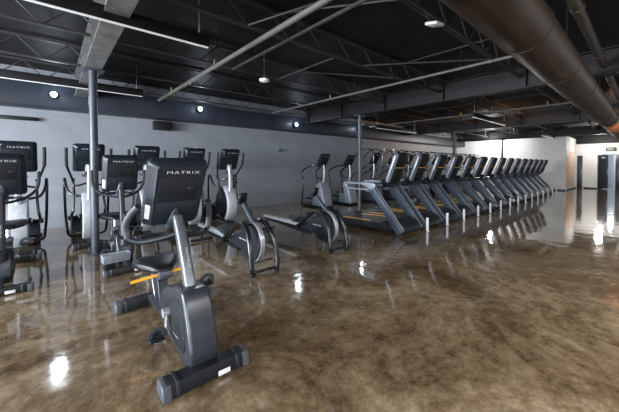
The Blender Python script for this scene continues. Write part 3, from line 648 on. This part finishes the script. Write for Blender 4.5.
# ------------------------------------------------------------------ stair climbers with tall arched rails (behind the treadmills)
def make_climber(label, loc):
    t = thing('stair_climber', label, 'stair climber', loc, 0, 'stair climbers behind the treadmills')
    b = MB(); b.prism([(0.0, 0.05), (1.2, 0.05), (1.15, 0.30), (0.75, 0.62), (0.50, 0.86), (0.34, 0.95), (0.18, 0.90), (0.06, 0.55)], -0.30, 0.30, bev=0.05, seg=3); h = b.build('housing', M['grey'], t)
    for sx in (-1, 1):
        b = MB(); b.prism([(0.12, 0.42), (0.40, 0.38), (0.62, 0.58), (0.42, 0.82), (0.24, 0.82)], sx*0.298, sx*0.308, bev=0.005, seg=1); b.build('side_panel', M['pale'], h)
    for k in range(3):
        b = MB(); b.box((0, 0.86+k*0.13, 0.68-k*0.2), (0.44, 0.22, 0.05), bev=0.012); b.build('step', M['rubber'], t)
    b = MB(); b.box((0, 0.55, 0.03), (0.66, 1.2, 0.05), bev=0.012); b.build('base', M['black'], t)
    b = MB(); b.tube([(0, 0.30, 0.92), (0, 0.25, 1.2), (0, 0.26, 1.5)], 0.03, n=12, flat=(0.045, 0.03)); b.build('mast', M['silver'], t)
    console(t, 0.21, 1.70, 0.44, 0.50, math.radians(32), d=0.08)
    for sx in (-1, 1):
        b = MB(); b.tube([(sx*0.28, 0.22, 1.15), (sx*0.29, 0.08, 1.55), (sx*0.29, 0.08, 1.92), (sx*0.28, 0.20, 2.06), (sx*0.28, 0.46, 2.10), (sx*0.29, 0.75, 2.00), (sx*0.30, 0.98, 1.82), (sx*0.30, 1.05, 1.74)], 0.019, n=8); b.build('arched_rail', M['tube'], t)
        b = MB(); b.tube([(sx*0.08, 0.22, 1.55), (sx*0.24, 0.34, 1.45), (sx*0.31, 0.70, 1.24), (sx*0.32, 1.10, 1.02), (sx*0.31, 1.18, 0.55), (sx*0.30, 1.12, 0.06)], 0.021, n=8); b.build('side_rail', M['tube'], t)
        b = MB(); b.tube([(sx*0.06, 0.27, 1.32), (sx*0.2, 0.30, 1.30), (sx*0.28, 0.22, 1.18)], 0.018, n=8); b.build('rail_bracket', M['tube'], t)
    return t
words = ['nearest', 'second', 'third', 'fourth', 'fifth', 'sixth', 'seventh', 'eighth']
CLX = [9.75+1.28*k for k in range(9)]
cl = make_climber('stair climber with arched rails, nearest to the two silver steppers', (CLX[0], 7.0, 0))
for k in range(1, 9):
    l = ('stair climber with arched rails, %s one counting from the two silver steppers' % words[k]) if k < 8 else 'farthest stair climber with arched rails, closest to the white end wall'
    dup(cl, (CLX[k], 7.0, 0), l)

# ------------------------------------------------------------------ treadmills
def make_treadmill(label, loc):
    t = thing('treadmill', label, 'treadmill', loc, 0, 'row of treadmills')
    b = MB(); b.prism([(0.30, 0.06), (2.08, 0.05), (2.12, 0.08), (2.10, 0.17), (0.30, 0.20)], -0.36, 0.36, bev=0.015); dk = b.build('deck', M['dark'], t)
    b = MB(); b.box((0, 1.28, 0.192), (0.54, 1.60, 0.012), rot=(-0.016, 0, 0)); b.build('running_belt', M['belt'], dk)
    for sx in (-1, 1):
        b = MB(); b.prism([(0.40, 0.05), (2.06, 0.04), (2.14, 0.09), (2.12, 0.185), (0.40, 0.225)], sx*0.345-0.06, sx*0.345+0.06, bev=0.015); sr = b.build('side_rail', M['dark'], dk)
        b = MB(); b.prism([(0.85, 0.214), (1.62, 0.195), (1.62, 0.202), (0.85, 0.221)], sx*0.345-0.02, sx*0.345+0.02); b.build('rail_stripe', M['orange'], sr)['label'] = 'orange foot stripe'
    b = MB(); b.prism([(0.02, 0.06), (0.62, 0.06), (0.60, 0.22), (0.45, 0.30), (0.25, 0.32), (0.08, 0.25), (0.0, 0.15)], -0.335, 0.335, bev=0.04); b.build('motor_cover', M['dark'], t)
    for sx in (-1, 1):
        b = MB(); rr = []
        for y, z, w, d in ((0.07, 0.045, 0.07, 0.17), (0.36, 0.42, 0.07, 0.155), (0.70, 0.83, 0.07, 0.15), (0.84, 0.985, 0.07, 0.17)):
            rr.append([(sx*0.372+u, y+v*0.78, z-v*0.62) for u, v in rrect(w, d, 0.02, 3)])
        b.ring_loft(rr); u = b.build('upright', M['blue'], t)
        b = MB()
        b.ring_loft([[(sx*0.372+0.02+a*(0.036), y-0.085*0.78+v*0.4, z+0.085*0.62+v*0.3) for a, v in rrect(1, 0.03, 0.008, 2)] for y, z in ((0.075, 0.06), (0.36, 0.42), (0.70, 0.83), (0.80, 0.95))]); b.build('edge_trim', M['silver'], u)
        b = MB(); b.prism([(0.70, 0.93), (0.82, 0.90), (0.92, 0.985), (1.06, 1.005), (1.06, 1.055), (0.74, 1.06), (0.66, 1.02)], sx*0.372-0.05, sx*0.372+0.05, bev=0.015); b.build('upright_head', M['rail'], u)
        b = MB(); b.tube([(sx*0.375, 0.95, 1.035), (sx*0.375, 1.25, 1.03), (sx*0.375, 1.58, 1.025)], 0.024, n=8, flat=(0.032, 0.024))
        b.tube([(sx*0.375, 1.58, 1.025), (sx*0.375, 1.54, 0.95), (sx*0.375, 1.45, 0.91), (sx*0.375, 1.2, 0.90), (sx*0.375, 0.88, 0.90)], 0.017, n=8); b.build('handrail', M['rail'], t)
        f = MB(); f.rev((sx*0.372, 0.08, 0), (0, 0, 1), [(0, 0.04), (0.03, 0.04), (0.05, 0.025)], 12); f.build('front_foot', M['rubber'], t)
        f = MB(); f.rev((sx*0.33, 1.98, 0), (0, 0, 1), [(0, 0.035), (0.03, 0.035), (0.06, 0.02)], 12); f.build('rear_foot', M['rubber'], t)
        f = MB(); f.cyl((sx*0.30, 0.12, 0.045), (sx*0.25, 0.12, 0.045), 0.045, n=16); f.build('transport_wheel', M['rubber'], t)
    b = MB(); b.prism([(0.58, 0.95), (0.88, 0.97), (0.90, 1.03), (0.70, 1.06), (0.50, 1.03)], -0.36, 0.36, bev=0.02); db = b.build('dash_bar', M['dark'], t)
    b = MB(); b.rev((0.0, 0.70, 1.02), (0, 0, 1), [(0, 0.12), (0.05, 0.115), (0.085, 0.085), (0.10, 0.03)], 20); b.build('fan_dome', M['black'], db)
    # console: tall panel whose top leans forward, silver sides, orange line across the back
    ty = math.radians(21)
    mx = Matrix.Translation((0, 0.40, 1.385)) @ Matrix.Rotation(ty, 4, 'X')
    TH, HH = 0.135, 0.71
    prof = rrect(TH, HH, 0.06, 5)
    b = MB(); b.prism(prof, -0.18, 0.18, bev=0.015, seg=2)
    bmesh.ops.transform(b.bm, matrix=mx, verts=b.bm.verts); c = b.build('console', M['tconsole'], t, 25)
    s = MB(); s.box((0, TH/2+0.001, 0.06), (0.33, 0.008, 0.46), bev=0.003); bmesh.ops.transform(s.bm, matrix=mx, verts=s.bm.verts); s.build('screen', M['screen'], c)
    for sx in (-1, 1):
        s = MB(); s.prism(rrect(TH*0.94, HH*0.97, 0.058, 5), sx*0.18, sx*0.194, bev=0.004, seg=1); bmesh.ops.transform(s.bm, matrix=mx, verts=s.bm.verts); sd = s.build('side_cheek', M['grey'], c)
        s = MB(); s.box((sx*0.196, 0.022, -0.02), (0.008, 0.04, HH*0.84), bev=0.003); bmesh.ops.transform(s.bm, matrix=mx, verts=s.bm.verts); s.build('side_trim', M['silver'], c)
    s = MB(); s.box((0, -TH/2-0.002, 0.03), (0.33, 0.006, 0.010)); bmesh.ops.transform(s.bm, matrix=mx, verts=s.bm.verts); s.build('accent_line', M['orange'], c)
    s = MB(); s.box((0, -TH/2-0.004, -0.16), (0.27, 0.02, 0.24), bev=0.008); bmesh.ops.transform(s.bm, matrix=mx, verts=s.bm.verts); s.build('back_cover', M['tconsole'], c)
    return t
TX0, TY, TS = 5.72, 3.25, 0.97
far = {14: 'last treadmill of the row, closest to the white end wall', 13: 'second treadmill from the white end wall', 12: 'third treadmill from the white end wall', 11: 'fourth treadmill from the white end wall',
       10: 'fifth treadmill from the white end wall', 9: 'sixth treadmill from the white end wall', 8: 'seventh treadmill from the white end wall'}
tm = make_treadmill('first treadmill of the row, nearest to the rowing machines', (TX0, TY, 0))
for k in range(1, 15):
    l = far.get(k) or ('%s treadmill of the long row, counting from the rowing machines' % ['', 'second', 'third', 'fourth', 'fifth', 'sixth', 'seventh', 'eighth'][k])
    dup(tm, (TX0+TS*k, TY, 0), l)
# white power posts between the treadmills
def make_post(label, loc):
    t = thing('power_post', label, 'power post', loc, 0, 'white power posts along the treadmill row')
    b = MB(); b.box((0, 0, 0.15), (0.05, 0.04, 0.30), bev=0.006); p = b.build('post', M['white'], t)
    b = MB(); b.box((0, -0.022, 0.23), (0.036, 0.006, 0.07), bev=0.002); b.build('outlet', M['pale'], p)
    b = MB(); b.box((0, 0, 0.006), (0.09, 0.08, 0.012), bev=0.003); b.build('foot_plate', M['chrome'], t)
    return t
ordn = ['first', 'second', 'third', 'fourth', 'fifth', 'sixth', 'seventh']
pp = make_post('white power post by the right front corner of the first treadmill', (TX0+0.47, 3.18, 0))
for k in range(1, 15):
    nm = ('%s treadmill' % ordn[k]) if k < 7 else ('%s treadmill from the white end wall' % (['last', 'second', 'third', 'fourth', 'fifth', 'sixth', 'seventh', 'eighth'][14-k]))
    if k == 14: nm = 'last treadmill, nearest the white end wall'
    dup(pp, (TX0+0.47+TS*k, 3.18, 0), 'white power post at right front of the ' + nm)

# ------------------------------------------------------------------ lights
w = bpy.data.worlds.new('World'); sc.world = w; w.use_nodes = True
w.node_tree.nodes['Background'].inputs[0].default_value = (0.62, 0.74, 1.0, 1); w.node_tree.nodes['Background'].inputs[1].default_value = 0.5
for y in (-4.95, -1.65, 1.65, 4.85):
    light('AREA', 'added_daylight', (-6.48, y, 1.76), 330 if y < 4 else 1500, (0.87, 0.93, 1.0), aim=(0, y, 1.4), shape='RECTANGLE', size=2.8, size_y=2.1)  # area lights added at unseen left windows for cool side light
for k in range(8):
    x = -4.45+k*3.9
    light('AREA', 'added_daylight', (x, -6.98, 1.76), 24, (0.96, 0.97, 1.0), aim=(x, 0, 1.3), shape='RECTANGLE', size=3.0, size_y=2.1)  # area lights added at unseen windows behind the camera as weak fill
for x in (-2.5, 1.0, 4.5, 8.0, 11.5, 15.0, 18.5):
    light('AREA', 'added_overhead_fill', (x, -1.6, 2.88), 125 if x < 6 else 55, (1.0, 0.97, 0.93), aim=(x, -1.2, 0), shape='RECTANGLE', size=3.0, size_y=0.12)  # unseen area lights without fixtures, added to brighten the floor from above
# lamps at the bright far end and in the corridor
light('POINT', 'end_wall_lamp', (20.3, 6.5, 2.8), 240, (1.0, 0.98, 0.96), shadow_soft_size=0.15)
light('POINT', 'far_hall_lamp', (23.7, 1.9, 2.6), 110, (1.0, 0.95, 0.88), shadow_soft_size=0.12)
light('POINT', 'corridor_lamp', (28.5, 1.7, 2.5), 90, (0.85, 0.93, 1.0), shadow_soft_size=0.12)
light('SPOT', 'added_warm_spot', (12.5, -0.7, 1.7), 1500, (1.0, 0.42, 0.10), aim=(13.0, 0.8, 2.75), spot_size=math.radians(80), spot_blend=0.8, shadow_soft_size=0.15)  # unseen spot without a fixture, added for the orange glow on the duct

# ------------------------------------------------------------------ camera
cam = bpy.data.cameras.new('Camera'); co = bpy.data.objects.new('Camera', cam); COL.objects.link(co)
F = 297.0; W, H_ = 619, 412
cam.sensor_width = 36; cam.lens = 36*F/W; cam.clip_start = 0.05
PITCH = math.radians(1.2)
co.location = (0, 0, 1.45)
yaw = -math.atan2(0.657, 0.754)
co.rotation_euler = (PI/2-PITCH, 0, yaw)
# horizon at py=165 -> shift the frame down
cam.shift_y = -((206-165) - F*math.tan(PITCH))/W
sc.camera = co
sc.view_settings.view_transform = 'Standard'; sc.view_settings.look = 'None'; sc.view_settings.gamma = 1; sc.view_settings.use_curve_mapping = False
sc.view_settings.exposure = 0.0
sc.cycles.use_denoising = True
sc.cycles.max_bounces = 7
sc.cycles.sample_clamp_indirect = 4.0
